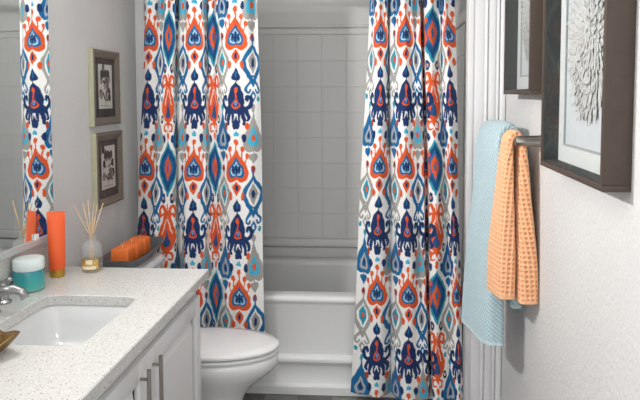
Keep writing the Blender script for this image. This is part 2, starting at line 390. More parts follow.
# ================================================================== THE SETTING
XL, XR, ZC = -1.29, .60, 2.44          # left wall, right wall, ceiling
YF, YT, YB = -0.5, 3.17, 3.95           # open front end, tub front, back of the alcove
AXL, AXR = -1.245, .425                 # inner sides of the tub alcove
fl = tag(box('floor', (XL - .1, YF, -.1), (XR + .1, YB + .1, -.006), 'grout'), 'floor of mottled dark grey rectangular tiles with pale grout', 'floor', kind='structure')
TX, TY = .172, .34
tile_me = None
flo = fl.location
for i in range(11):
    for j in range(10):
        x = XL + .02 + i * TX; y = -.3 + j * TY + (TY / 2 if i % 2 else 0)
        if y + TY > YT + .3 or x + TX > XR + .06: continue
        if tile_me is None:
            bm = bmesh.new(); add_box(bm, (-TX / 2 + .0015, -TY / 2 + .0015, -.01), (TX / 2 - .0015, TY / 2 - .0015, 0), .0015, 1)
            o = obj('floor_tile', bm, 'floor_tile'); tile_me = o.data
        else: o = link('floor_tile', tile_me)
        o.parent = fl; o.location = (x + TX / 2 - flo.x, y + TY / 2 - flo.y, 0 - flo.z + .0)
tag(box('wall_left', (XL - .1, YF, 0), (XL, 3.32, ZC), 'wall_paint'), 'pale grey textured wall behind the vanity mirror and toilet', 'wall', kind='structure')
tag(box('wall_right', (XR, YF, 0), (XR + .1, 3.13, ZC), 'wall_paint'), 'pale grey textured wall with towel bar and deep framed art', 'wall', kind='structure')
tag(box('ceiling', (XL - .1, YF, ZC), (XR + .1, YB + .1, ZC + .1), 'ceiling_paint'), 'plain white ceiling above the bathroom', 'ceiling', kind='structure')
tag(box('wall_alcove_left', (XL - .1, 3.32, 0), (AXL - .012, YB, ZC), 'surround_acrylic'), 'left end wall of the bathtub alcove', 'wall', kind='structure')
tag(box('wall_alcove_right', (AXR + .012, 3.13, 0), (XR + .1, YB, ZC), 'wall_paint'), 'right end wall of the bathtub alcove', 'wall', kind='structure')
wb = tag(box('wall_back', (XL - .1, YB + .004, 0), (XR + .1, YB + .1, ZC), 'surround_acrylic'), 'grey back wall of the bathtub alcove with moulded square tiles', 'wall', kind='structure')
# moulded square tiles of the tub surround: back and both ends
TS = .1525; rows = [1.903 - .1588 * k for k in range(9)]
def surround_tiles(parent, n, place, x0):
    bm = bmesh.new(); add_box(bm, (-.0756, -.0050, -.0786), (.0756, .0, .0786), .002, 1)
    first = obj('surround_tile', bm, 'surround_acrylic', angle=35); me = first.data; k = 0
    for r in range(8):
        for c in range(n):
            o = first if k == 0 else link('surround_tile', me); k += 1
            p, rz = place(x0 + (c + .5) * TS, rows[r] - .0794)
            o.parent = parent; o.location = Vector(p) - parent.location; o.rotation_euler = (0, 0, rz)
surround_tiles(wb, 10, lambda s, z: ((s, YB + .006, z), 0), -1.1225)
def surround_rail(parent, a, b, nm='surround_border'): return box(nm, a, b, 'surround_acrylic', parent, .006, 3, parent.location)
surround_rail(wb, (AXL, YB - .012, 1.948), (AXR, YB + .01, 1.966)); surround_rail(wb, (AXL, YB - .004, 1.905), (AXR, YB + .01, 1.944))
surround_rail(wb, (AXL, YB - .03, .585), (AXR, YB + .01, .632)); surround_rail(wb, (AXL, YB - .004, .505), (AXR, YB + .01, .575), 'surround_skirt')
for nm, xw, rz in (('wall_alcove_left', AXL, PI / 2), ('wall_alcove_right', AXR, -PI / 2)):
    p = bpy.data.objects[nm]
    sgn = 1 if xw < 0 else -1
    surround_tiles(p, 4, lambda s, z, xw=xw, rz=rz, sgn=sgn: ((xw - .0108 * sgn, s, z), rz), YT + .16)
    for z0, z1, d in ((1.905, 1.966, .004), (.585, .632, .012)):
        a, b = (xw - .012 * sgn, YT + (.17 if sgn > 0 else .04), z0), (xw + d * sgn, YB, z1)
        surround_rail(p, [min(i, j) for i, j in zip(a, b)], [max(i, j) for i, j in zip(a, b)])
# casing beside the tub opening (stepped mouldings), right; narrow edge strip, left
c1 = tag(box('trim_1', (AXR, 3.105, 0), (XR - .0005, 3.13, ZC), 'trim_paint', None, .003), 'white moulded casing on the wall end beside the tub opening', 'trim', kind='structure')
for nm, x0, x1, d in (('casing_edge', AXR - .004, .447, .006), ('casing_panel', .452, .494, .003), ('casing_bead', .503, .512, .012), ('casing_flat', .516, .548, .006), ('casing_outer_bead', .556, .566, .016), ('casing_back_band', .570, XR - .001, .022)):
    box(nm, (x0, 3.105 - d, 0), (x1, 3.107, ZC), 'trim_paint', c1, min(d * .45, (x1 - x0) * .35), 3, c1.location)
box('jamb', (AXR - .012, 3.107, 0), (AXR + .0125, YT - .004, ZC), 'wall_paint', c1, .002, 1, c1.location)
tag(box('trim_2', (XL + .0005, 3.305, 0), (AXL + .004, 3.32, ZC), 'trim_paint', None, .004), 'narrow white edge strip where the tub surround meets the painted wall', 'trim', kind='structure')

# ================================================================== BATHTUB
tub = tag(empty('bathtub', (-.385, YT + .36, 0)), 'white alcove bathtub with a stepped apron between the curtains', 'bathtub')
tl = tub.location
prof = [(.735, .0), (.0, 0), (-.012, 0.0), (-.012, .04), (-.004, .046), (.002, .05), (.006, .056), (.006, .158), (.0, .166), (-.012, .17), (-.014, .182), (-.012, .192), (-.002, .198), (.014, .204), (.014, .462), (.008, .472), (0, .482), (-.002, .496), (.006, .506), (.02, .51), (.04, .51)]
bm = bmesh.new()
X0, X1 = AXL + .003, AXR - .0125
for a, b in zip(prof[1:], prof[2:]):
    bm.faces.new([bm.verts.new((x - tl.x, YT + p[0] - tl.y, p[1])) for x, p in ((X0, a), (X1, a), (X1, b), (X0, b))])
bmesh.ops.remove_doubles(bm, verts=bm.verts[:], dist=1e-5)
ap = obj('apron', bm, 'tub_acrylic', tub, angle=50)
bm = bmesh.new(); cxm = (X0 + X1) / 2; cym = (YT + .038 + YB - .012) / 2; ha = (X1 - X0) / 2; hb = (YB - .012 - YT - .038) / 2
def tr(a, b, n, z, dx=0): return [(x - tl.x, y - tl.y, z) for x, y, z in superell(a, b, n, 96, cxm + dx, cym, z)]
rings = [tr(ha, hb, 60, .50), tr(ha, hb, 60, .5097), tr(ha - .055, hb - .045, 9, .5095), tr(ha - .062, hb - .052, 8.5, .508), tr(ha - .07, hb - .06, 8, .504), tr(ha - .076, hb - .067, 7.5, .497), tr(ha - .082, hb - .074, 7, .485), tr(ha - .11, hb - .1, 5, .3), tr(ha - .15, hb - .14, 4.5, .16), tr(ha - .22, hb - .2, 4, .12), tr(.1, .08, 3, .112)]
add_loft(bm, rings, False, True); obj('basin', bm, 'tub_acrylic', tub, angle=14)
lathe('overflow_plate', [(.0, -.004), (.03, -.004), (.035, 0), (.035, .006)], 'chrome', tub, (X1 - .105 - tl.x, cym - tl.y, .38), 24, 'x')

# ================================================================== CURTAINS
ZV = lambda z, z0, per: (z0 - z) / per * VP      # print position (downwards) from height
def pch(xk, yk, x):
    """monotone cubic interpolation"""
    xk, yk = np.array(xk, float), np.array(yk, float); h = np.diff(xk); d = np.diff(yk) / h
    m = np.zeros(len(xk)); m[0], m[-1] = d[0], d[-1]
    for i in range(1, len(xk) - 1):
        if d[i - 1] * d[i] > 0: w1, w2 = 2 * h[i] + h[i - 1], h[i] + 2 * h[i - 1]; m[i] = (w1 + w2) / (w1 / d[i - 1] + w2 / d[i])
    i = np.clip(np.searchsorted(xk, x) - 1, 0, len(h) - 1); t = (x - xk[i]) / h[i]
    return (2 * t ** 3 - 3 * t ** 2 + 1) * yk[i] + (t ** 3 - 2 * t ** 2 + t) * h[i] * m[i] + (-2 * t ** 3 + 3 * t ** 2) * yk[i + 1] + (t ** 3 - t ** 2) * h[i] * m[i + 1]
def curtain(name, knots, cols, zheart, per, ztop, zbot, nu, label, rytop=35, rybot=350):
    K = np.array(knots, float); U = np.linspace(K[0, 2], K[-1, 2], nu); s = np.linspace(0, 1, len(K))
    uk = K[:, 2]
    dep = pch(uk, K[:, 3], U)
    xt = np.array([at(p, rytop, 1, d)[0] for p, d in zip(K[:, 0], K[:, 3])]); xb = np.array([at(p, rybot, 1, d)[0] for p, d in zip(K[:, 1], K[:, 3])])
    zt, zb_ = at(K[0, 0], rytop, 1, 3.08)[2], at(K[0, 1], rybot, 1, 3.08)[2]
    XT, XB = pch(uk, xt, U), pch(uk, xb, U)
    nv = 900; Z = np.linspace(ztop, zbot, nv); T = ((zt - Z) / (zt - zb_))[:, None]
    T = np.clip(T, -.25, 1.15)
    ph = U * 2.1
    X = XT * (1 - T) + XB * T + .0025 * np.sin(Z[:, None] * 5 + U * 1.3)
    Y = dep[None, :] + .004 * np.sin(ph + Z[:, None] * 3.1) + .003 * np.sin(ph * 2.3 - Z[:, None] * 5.)
    gather = np.clip((ztop - Z) / .5, 0, 1)[:, None]
    Y = Y + (1 - gather) * .012 * np.sin(U * 2 * PI)
    P = np.stack([X, Y, np.broadcast_to(Z[:, None], X.shape)], -1)
    base = np.array([P[..., 0].mean(), 3.09, zbot]); me = grid_mesh(name, P - base)
    nper = int(math.ceil((ztop - zbot) / per)) + 1
    phase = VP * 1.0
    c = fabric(cols, nper + 1, phase)
    z0 = zheart + per * math.ceil((ztop - zheart) / per)        # a heart height above the top hem
    v = ZV(Z, z0, per)[:, None] + phase + 0 * U[None, :]
    uu = (U[None, :] + 1.0) * CW + 0 * v
    wob = .25 * np.sin(v * .7 + uu * .5)
    C = c.sample(uu + wob, v + .25 * np.sin(uu * .8 + v * .3))
    C = C * (1 + .02 * rng.standard_normal(C.shape[:2])[..., None])
    set_print(me, C.reshape(-1, 3))
    root = tag(empty(name, tuple(base)), label, 'curtain', 'shower curtains with a blue and orange print')
    link('panel', me, 'curtain_print', root)
    n = 7
    for i in range(n):
        k = int((i + .5) / n * nu); bm = bmesh.new()
        ring = [(.0, .024 * math.cos(a), .024 * math.sin(a)) for a in np.linspace(0, 2 * PI, 25)]
        add_tube(bm, ring, .002, 6, False)
        obj('curtain_ring', bm, 'chrome', root, (X[0, k] - base[0], 3.09 - base[1], ztop + .018 - base[2]), smooth=True)
    return root
LK = [(144, 134, -.45, 3.13), (149, 140, 0, 3.10), (158, 149, .6, 3.08), (161, 151, 1, 3.065), (164, 156, 1.45, 3.07), (169, 165, 2, 3.07), (175.5, 175.5, 2.65, 3.095), (176.6, 177, 2.9, 3.14), (178.2, 179, 3.5, 3.15), (179.5, 180.2, 3.7, 3.10), (182.5, 183.5, 4, 3.085), (186, 185, 4.45, 3.07), (194.5, 192, 5, 3.06),
      (203, 200.5, 5.55, 3.075), (206, 206.5, 6, 3.09), (208, 212.5, 6.5, 3.125), (213.5, 217.5, 7, 3.10), (217.5, 221, 7.5, 3.115), (222, 226.5, 8, 3.075), (226.5, 231, 8.5, 3.065), (235, 239.5, 9, 3.05), (243.5, 248, 9.5, 3.06), (252, 255.5, 10, 3.075), (258.5, 265.5, 10.55, 3.1)]
curtain('shower_curtain', LK, list('HGSBGHGSBHG'), 1.822, .642, 2.06, .12, 300, 'printed shower curtain panel hanging behind the toilet')
RK = [(368, 353, -.5, 3.125), (372, 361.5, 0, 3.10), (374.5, 368.5, .5, 3.085), (381, 376.5, 1, 3.07), (387.5, 386, 1.6, 3.10), (388.6, 390.5, 1.9, 3.14), (389.6, 391.8, 2.55, 3.13), (394, 396, 3, 3.075), (398, 401, 3.5, 3.06), (405.5, 408.5, 4, 3.04), (411.5, 417, 4.55, 3.06), (415, 422, 5, 3.07),
      (420.5, 427.5, 5.5, 3.075), (421.8, 428.6, 5.8, 3.14), (424, 430.5, 6.3, 3.15), (425.2, 431.6, 6.52, 3.06), (433, 438, 7, 3.035), (439.2, 444, 7.5, 3.06), (441, 450, 8, 3.075), (443, 454, 8.4, 3.065), (447.5, 458.5, 9, 3.055), (455.5, 462, 9.5, 3.09)]
curtain('shower_curtain', RK, list('BHGBHGHSBH'), 1.83, .629, 2.06, .04, 300, 'printed shower curtain panel hanging beside the white casing and towels')
rod = tag(empty('curtain_rod', (AXL, 3.09, 2.078)), 'metal shower curtain rod across the tub opening', 'rod')
bm = bmesh.new(); add_tube(bm, [(0, 0, 0), (AXR - .012 - AXL, 0, 0)], .0125, 16); obj('rod', bm, 'chrome', rod, smooth=True)
tag(rod, 'metal shower curtain rod across the tub opening', 'rod')
lathe('flange', [(.014, .012), (.03, .008), (.03, 0)], 'chrome', rod, (-.0, 0, 0), 20, 'x'); lathe('flange', [(.03, 0), (.03, -.008), (.014, -.012)], 'chrome', rod, (AXR - .013 - AXL, 0, 0), 20, 'x')

# ================================================================== TOILET
TC = 2.755
toi = tag(empty('toilet', (XL + .36, TC, 0)), 'white two piece toilet with closed lid between vanity and tub', 'toilet')
tO = toi.location
def trg(r): return [(x - tO.x, y - tO.y, z) for x, y, z in r]
bm = bmesh.new()
bowl = [oval(-.80, TC, .18, .36, .115, 0, nf=2.4, nb=4), oval(-.80, TC, .185, .36, .118, .03, nf=2.4, nb=4), oval(-.80, TC, .175, .35, .105, .06, nf=2.4, nb=4), oval(-.80, TC, .178, .34, .098, .14, nf=2.2, nb=4),
        oval(-.79, TC, .192, .33, .11, .20, nf=2.1, nb=4), oval(-.78, TC, .225, .32, .132, .25, nf=2., nb=3.5), oval(-.765, TC, .277, .30, .158, .30, nf=2., nb=3.2), oval(-.755, TC, .302, .29, .173, .34, nf=2., nb=3), oval(-.755, TC, .306, .29, .176, .375, nf=2., nb=3), oval(-.755, TC, .30, .285, .17, .385, nf=2., nb=3)]
add_loft(bm, [trg(r) for r in bowl]); obj('bowl', bm, 'porcelain', toi, angle=60)
bm = bmesh.new()
add_loft(bm, [trg(oval(-.76, TC, .285, .20, .155, .384)), trg(oval(-.76, TC, .288, .20, .158, .390)), trg(oval(-.76, TC, .311, .215, .178, .392)), trg(oval(-.76, TC, .313, .215, .18, .401)), trg(oval(-.76, TC, .308, .212, .175, .405)), trg(oval(-.76, TC, .29, .20, .16, .4055))]); obj('seat', bm, 'porcelain', toi, angle=60)
bm = bmesh.new()
add_loft(bm, [trg(oval(-.76, TC, .285, .205, .155, .406)), trg(oval(-.76, TC, .287, .206, .157, .4135)), trg(oval(-.76, TC, .314, .216, .179, .4145)), trg(oval(-.76, TC, .317, .217, .182, .424)), trg(oval(-.76, TC, .312, .213, .177, .431)), trg(oval(-.765, TC, .27, .18, .145, .436)), trg(oval(-.77, TC, .12, .09, .06, .438))]); obj('lid', bm, 'porcelain', toi, angle=60)
for s in (-1, 1): lathe('lid_hinge', [(.0, -.025), (.012, -.025), (.014, -.02), (.014, .02), (.012, .025)], 'porcelain', toi, (-.985 - tO.x, .08 * s, .424), 16, 'y')
bm = bmesh.new()
def rr(a, b, n, z, cx): return [(x - tO.x, y - tO.y, z) for x, y, z in superell(a, b, n, 64, cx, TC, z)]
add_loft(bm, [rr(.075, .19, 8, .37, -1.135), rr(.085, .205, 8, .40, -1.135), rr(.095, .22, 9, .55, -1.135), rr(.098, .225, 10, .735, -1.136)]); obj('tank', bm, 'porcelain', toi, angle=60)
bm = bmesh.new()
add_loft(bm, [rr(.101, .23, 10, .737, -1.136), rr(.107, .236, 10, .742, -1.136), rr(.107, .236, 10, .762, -1.136), rr(.10, .229, 9, .772, -1.136), rr(.09, .22, 8, .774, -1.136)]); obj('tank_lid', bm, 'porcelain', toi, angle=60)
bm = bmesh.new(); add_tube(bm, [(-1.036 - tO.x, -.15, .69), (-1.018 - tO.x, -.15, .69), (-1.012 - tO.x, -.14, .69), (-1.012 - tO.x, -.08, .682)], .008, 10); obj('flush_lever', bm, 'chrome', toi, smooth=True)

# ================================================================== VANITY
VX, VY0, VY1 = -.705, 1.22, 2.368
van = tag(empty('vanity_cabinet', (-.97, (VY0 + VY1) / 2, 0)), 'white vanity cabinet with raised panel doors and bar pulls', 'cabinet')
vo = van.location
box('body', (XL + .002, VY0, .1), (VX, VY1, .62), 'cabinet_paint', van, .002, 1, vo)
for a, b in (((XL + .002, VY0, .60), (VX, VY0 + .02, .823)), ((XL + .002, VY1 - .02, .60), (VX, VY1, .823)), ((VX - .02, VY0 + .02, .60), (VX, VY1 - .02, .823)), ((XL + .002, VY0 + .02, .60), (XL + .02, VY1 - .02, .823))):
    box('carcass_panel', a, b, 'cabinet_paint', van, .001, 1, vo)
box('toe_kick', (XL + .02, VY0 + .01, 0), (VX - .07, VY1 - .01, .1), 'cabinet_paint', van, 0, 1, vo)
def door(y0, y1, z0, z1, hy):
    dr = empty('door', ((VX + .01) - vo.x, (y0 + y1) / 2 - vo.y, z0 - vo.z)); dr.parent = van
    off = (VX + .01, (y0 + y1) / 2, z0)
    x0, x1, st = VX + .0005, VX + .02, .062
    box('stile', (x0, y0, z0), (x1, y0 + st, z1), 'cabinet_paint', dr, .003, 2, off); box('stile', (x0, y1 - st, z0), (x1, y1, z1), 'cabinet_paint', dr, .003, 2, off)
    box('rail', (x0, y0 + st, z0), (x1, y1 - st, z0 + st), 'cabinet_paint', dr, .003, 2, off); box('rail', (x0, y0 + st, z1 - st), (x1, y1 - st, z1), 'cabinet_paint', dr, .003, 2, off)
    bm = bmesh.new(); rings = []
    for e, x in ((.0, x0 + .004), (.014, x0 + .004), (.034, x1 - .004), (.04, x1 - .0035)):
        rings.append([(x - off[0], yy - off[1], zz - off[2]) for yy, zz in ((y0 + st + e, z0 + st + e), (y1 - st - e, z0 + st + e), (y1 - st - e, z1 - st - e), (y0 + st + e, z1 - st - e))])
    add_loft(bm, rings); obj('raised_panel', bm, 'cabinet_paint', dr)
    bm = bmesh.new(); hx = x1 + .026
    add_tube(bm, [(hx - off[0], hy - off[1], .75 - off[2]), (hx - off[0], hy - off[1], .565 - off[2])], .0062, 14)
    for z in (.722, .593): add_tube(bm, [(x1 - .001 - off[0], hy - off[1], z - off[2]), (hx - off[0], hy - off[1], z - off[2])], .0048, 12)
    h = obj('handle', bm, 'steel', dr, angle=40); h['label'] = 'brushed steel bar pull'
door(1.803, 2.357, .13, .774, 1.843); door(1.232, 1.797, .13, .774, 1.743)
# counter with an oblong sink opening
SX, SY, SA, SB = -.966, 1.845, .16, .212
cx0, cx1, cy0, cy1 = XL + .001, -.663, 1.20, 2.405
ct = tag(empty('countertop', (SX, SY, .825)), 'speckled white quartz countertop with sink cutout on the vanity', 'countertop')
angs = sorted(list(np.linspace(-PI, PI, 120, endpoint=False)) + [math.atan2(y - SY, x - SX) for x in (cx0, cx1) for y in (cy0, cy1)])
def ray_rect(a):
    c, s = math.cos(a), math.sin(a); t = min(((cx1 - SX) / c if c > 1e-9 else (cx0 - SX) / c if c < -1e-9 else 9), ((cy1 - SY) / s if s > 1e-9 else (cy0 - SY) / s if s < -1e-9 else 9)); return t * c, t * s
def ray_se(a, A, B, n=10.):
    c, s = math.cos(a), math.sin(a); r = (abs(c / A) ** n + abs(s / B) ** n) ** (-1 / n); return r * c, r * s
def ins(p, e):
    x = min(max(p[0], cx0 - SX + e), cx1 - SX - e); y = min(max(p[1], cy0 - SY + e), cy1 - SY - e); return x, y
R = []
for f, z in ((lambda a: ray_se(a, SA + .002, SB + .002), 0), (lambda a: ins(ray_rect(a), .002), 0), (lambda a: ins(ray_rect(a), 0), .002), (lambda a: ins(ray_rect(a), 0), .032), (lambda a: ins(ray_rect(a), .003), .035), (lambda a: ray_se(a, SA + .002, SB + .002), .035), (lambda a: ray_se(a, SA, SB), .033), (lambda a: ray_se(a, SA, SB), .002)):
    R.append([(*f(a), z) for a in angs])
bm = bmesh.new(); add_loft(bm, R + [R[0]], False, False); bmesh.ops.remove_doubles(bm, verts=bm.verts[:], dist=1e-6)
obj('slab', bm, 'quartz', ct, angle=30)
tag(box('backsplash', (XL + .001, cy0, .8605), (XL + .021, cy1 - .005, .982), 'quartz', None, .002, 2), 'low speckled white quartz backsplash strip under the mirror', 'backsplash')
snk = tag(empty('sink', (SX, SY, .68)), 'white oblong undermount sink basin set below the counter', 'sink')
bm = bmesh.new(); rings = []
for A, B, n, z in ((SA + .025, SB + .025, 10, .824), (SA + .004, SB + .004, 10, .824), (SA + .0, SB + .0, 10, .818), (SA - .012, SB - .012, 8, .77), (SA - .022, SB - .024, 5.5, .725), (SA - .04, SB - .045, 5, .702), (SA - .075, SB - .09, 4, .694), (.022, .022, 2, .69)):
    rings.append([(*ray_se(a, A, B, n), z - .68) for a in angs])
add_loft(bm, rings, False, True); obj('basin', bm, 'sink_glaze', snk, angle=50)
lathe('drain', [(.0, .0), (.024, .0), (.024, .004), (.018, .006), (.0, .005)], 'chrome', snk, (0, 0, .0095), 24)
# faucet
fc = tag(empty('faucet', (-1.2, 1.865, .8602)), 'chrome widespread faucet with curved spout behind the sink', 'faucet')
lathe('spout_base', [(.026, 0), (.026, .006), (.019, .012), (.017, .03), (.0165, .034)], 'chrome', fc, (0, 0, 0), 24)
bm = bmesh.new()
add_tube(bm, [(0, 0, .02), (0, 0, .035), (.012, 0, .055), (.04, 0, .073), (.075, 0, .078), (.1, 0, .07), (.11, 0, .05)], [.017, .0165, .016, .0155, .0145, .013, .013], 18); obj('spout', bm, 'chrome', fc, smooth=True)
for dy in (-.1, .1):
    h = empty('lever_handle', (-.022, dy, 0)); h.parent = fc
    lathe('handle_base', [(.024, 0), (.024, .006), (.017, .012), (.014, .05), (.016, .06), (.01, .068)], 'chrome', h, (0, 0, 0), 24)
    bm = bmesh.new(); add_tube(bm, [(-.01, 0, .064), (.01, .0, .07), (.022, .0, .078), (.03, .0, .08)], [.009, .009, .007, .005], 12); obj('lever', bm, 'chrome', h, smooth=True)

# ================================================================== MIRROR
mir = tag(empty('mirror', (XL + .001, 1.77, .99)), 'frameless wall mirror reflecting the shower curtain above the backsplash', 'mirror')
mo = mir.location
MK = math.atan(.045)
def mbox(nm, y0, y1, z0, z1, t0, t1, m, bev=0.):
    """piece of the mirror; its far edge stands a little further off the wall than its near edge"""
    o = box(nm, (t0, y0, z0), (t1, y1, z1), m, None, bev, 1)
    R_ = Matrix.Translation((XL + .004, 1.60, 0)) @ Matrix.Rotation(-MK, 4, 'Z') @ Matrix.Translation((0, -1.60, 0))
    o.matrix_world = R_ @ Matrix.Translation(o.location)
    M_ = o.matrix_world.copy(); o.parent = mir; o.location = M_.translation - mo; o.rotation_euler = (0, 0, -MK); return o
mbox('glass', 1.60, 2.345, 1.004, 1.95, 0, .006, 'mirror_silver')
mbox('backing', 1.60, 2.344, 1.006, 1.948, -.003, -.0002, 'rubber_black')
mbox('bottom_channel', 1.60, 2.345, .986, 1.012, -.002, .011, 'channel_metal', .002)['label'] = 'metal channel along the bottom edge'
for y in (2.22, 1.75): mbox('clip', y - .012, y + .012, 1.008, 1.03, .0062, .014, 'tub_acrylic', .002)

# ================================================================== VANITY LIGHT (above the mirror) and added CEILING FILL LIGHT (out of view)
vl = tag(empty('vanity_light', (XL + .001, 1.86, 2.06)), 'slim horizontal light bar above the vanity mirror', 'lamp')
box('back_plate', (XL + .001, 1.74, 2.02), (XL + .02, 1.98, 2.10), 'bulb_brass', vl, .006, 2, vl.location)
box('housing', (XL + .02, 1.66, 2.025), (XL + .07, 2.06, 2.095), 'bulb_brass', vl, .004, 2, vl.location)
box('diffuser', (XL + .07, 1.67, 2.03), (XL + .08, 2.05, 2.09), 'bulb_glow', vl, .003, 2, vl.location)
ld = bpy.data.lights.new('light_strip', 'AREA'); ld.shape = 'RECTANGLE'; ld.size = .055; ld.size_y = .24; ld.energy = VANITY_W; ld.color = (1, .985, .965)
lo = bpy.data.objects.new('light_strip', ld); col.objects.link(lo); lo.parent = vl; lo.location = (.085, 0, 0); lo.rotation_euler = (0, -PI / 2, 0)
cl = tag(empty('ceiling_fill_light', (-.3, .9, ZC)), 'added round dome fill light on the ceiling, out of view', 'lamp')  # added unseen lamp, only there to lift the ambient light
lathe('rim', [(.17, 0), (.17, -.02), (.155, -.025)], 'bulb_brass', cl, (0, 0, 0), 40)
lathe('dome', [(.15, -.02), (.14, -.05), (.1, -.08), (.04, -.095), (.005, -.097)], 'fill_dome_glow', cl, (0, 0, 0), 40)
ld = bpy.data.lights.new('ceiling_fill', 'AREA'); ld.shape = 'DISK'; ld.size = .28; ld.energy = CEILING_FILL_W; ld.color = (1, .97, .93)
lo = bpy.data.objects.new('ceiling_fill', ld); col.objects.link(lo); lo.parent = cl; lo.location = (0, 0, -.105)

# ================================================================== DEEP FRAMES (right wall)
FX = .53
def deep_frame(y0, y1, z0, z1, label, art_c, art_r, inset, seed):
    r = random.Random(seed)
    root = tag(empty('framed_paper_art', (XR - .001, (y0 + y1) / 2, z0)), label, 'picture', 'deep brown frames with white paper art'); off = tuple(root.location)
    t = .016
    for nm, a, b in (('frame_bar', (FX, y0, z0), (XR - .001, y1, z0 + t)), ('frame_bar', (FX, y0, z1 - t), (XR - .001, y1, z1)), ('frame_bar', (FX, y0, z0 + t), (XR - .001, y0 + t, z1 - t)), ('frame_bar', (FX, y1 - t, z0 + t), (XR - .001, y1, z1 - t))):
        box(nm, a, b, 'frame_brown', root, .0018, 2, off)
    l = .004
    for a, b in (((FX + .006, y0 + t, z0 + t), (XR - .012, y1 - t, z0 + t + l)), ((FX + .006, y0 + t, z1 - t - l), (XR - .012, y1 - t, z1 - t)), ((FX + .006, y0 + t, z0 + t + l), (XR - .012, y0 + t + l, z1 - t - l)), ((FX + .006, y1 - t - l, z0 + t + l), (XR - .012, y1 - t, z1 - t - l))):
        box('lining', a, b, 'frame_lining', root, 0, 1, off)
    ya, yb, za, zb = y0 + t, y1 - t, z0 + t, z1 - t; m = inset; mx0, mx1 = .583, .589
    for a, b in (((mx0, ya, za), (mx1, yb, za + m)), ((mx0, ya, zb - m), (mx1, yb, zb)), ((mx0, ya, za + m), (mx1, ya + m, zb - m)), ((mx0, yb - m, za + m), (mx1, yb, zb - m))):
        box('mat_board', a, b, 'mat_board', root, 0, 1, off)
    k = .007
    for a, b in (((mx0 + .001, ya + m, za + m), (mx1, yb - m, za + m + k)), ((mx0 + .001, ya + m, zb - m - k), (mx1, yb - m, zb - m)), ((mx0 + .001, ya + m, za + m + k), (mx1, ya + m + k, zb - m - k)), ((mx0 + .001, yb - m - k, za + m + k), (mx1, yb - m, zb - m - k))):
        box('mat_edge', a, b, 'mat_bevel', root, 0, 1, off)
    box('backing_paper', (mx1, ya, za), (mx1 + .004, yb, zb), 'paper_white', root, 0, 1, off)
    box('glass_pane', (FX + .003, ya, za), (FX + .0045, yb, zb), 'pane_glass', root, 0, 1, off)
    # feathered paper rosette: rings of small curled petals, and fine ink strokes
    cy, cz = art_c; ry, rz = art_r
    bm = bmesh.new(); bk = bmesh.new()
    rings_n = 13
    for q in range(rings_n, 0, -1):
        fr = q / rings_n; n = int(14 + 34 * fr)
        for i in range(n):
            a = 2 * PI * (i + .5 * (q % 2)) / n + r.uniform(-.05, .05)
            L = (.055 + .03 * r.random()) * ry / .2; wd = (.010 + .004 * r.random()) * ry / .2 * 1.15
            d = np.array([math.sin(a), math.cos(a)]); pnt = np.array([cy, cz]) + d * np.array([ry, rz]) * (fr - .12)
            tn = np.array([d[1], -d[0]]); xb = mx1 - .0008 - .0045 * (1 - fr); up = .0035 + .005 * r.random()
            vs = []
            for s_, w_ in ((0, .35), (.35, 1), (.7, .8), (1, .08)):
                for sg in (-1, 0, 1):
                    yz = pnt + d * L * (s_ - .3) + tn * sg * w_ * wd
                    vs.append(bm.verts.new((xb - up * s_ - (.0012 if sg == 0 else 0) - off[0], yz[0] - off[1], yz[1] - off[2])))
            for j in range(3):
                for c_ in range(2): bm.faces.new((vs[j * 3 + c_], vs[j * 3 + c_ + 1], vs[j * 3 + c_ + 4], vs[j * 3 + c_ + 3]))
            if r.random() < .55:
                p0 = pnt + d * L * (.35 + .4 * r.random()) + tn * wd * r.uniform(-1, 1); p1 = p0 + d * .011 * r.uniform(.5, 1.3) * ry / .2 + tn * .004 * r.uniform(-1, 1)
                x = xb - up - .003
                add_tube(bk, [(x - off[0], p0[0] - off[1], p0[1] - off[2]), (x - .0005 - off[0], p1[0] - off[1], p1[1] - off[2])], .0006 * ry / .2, 4)
    for j, (sc, zc_) in enumerate(((.55, -.62), (.68, -.72), (.5, -.86), (.36, -.98), (.3, -.48))):       # hanging scalloped strands
        pts = [(mx1 - .011 - off[0], cy + ry * sc * t_ - off[1], cz + rz * (zc_ + .22 * t_ * t_) - off[2]) for t_ in np.linspace(-1, 1, 13)]
        add_tube(bk, pts, .0008 * ry / .2, 4)
    o = obj('paper_petals', bm, 'paper_petal', root); o['kind'] = 'stuff'; o['label'] = 'curled white paper petals in a feathered rosette'
    o = obj('ink_strokes', bk, 'ink_brown', root); o['kind'] = 'stuff'
deep_frame(1.55, 2.138, 1.305, 2.17, 'large deep brown frame with white paper rosette above the towel bar post', (1.845, 1.735), (.178, .275), .055, 3)
deep_frame(2.315, 2.79, 1.538, 2.23, 'smaller deep brown frame of white paper art beside the white door casing', (2.553, 1.88), (.14, .21), .055, 5)

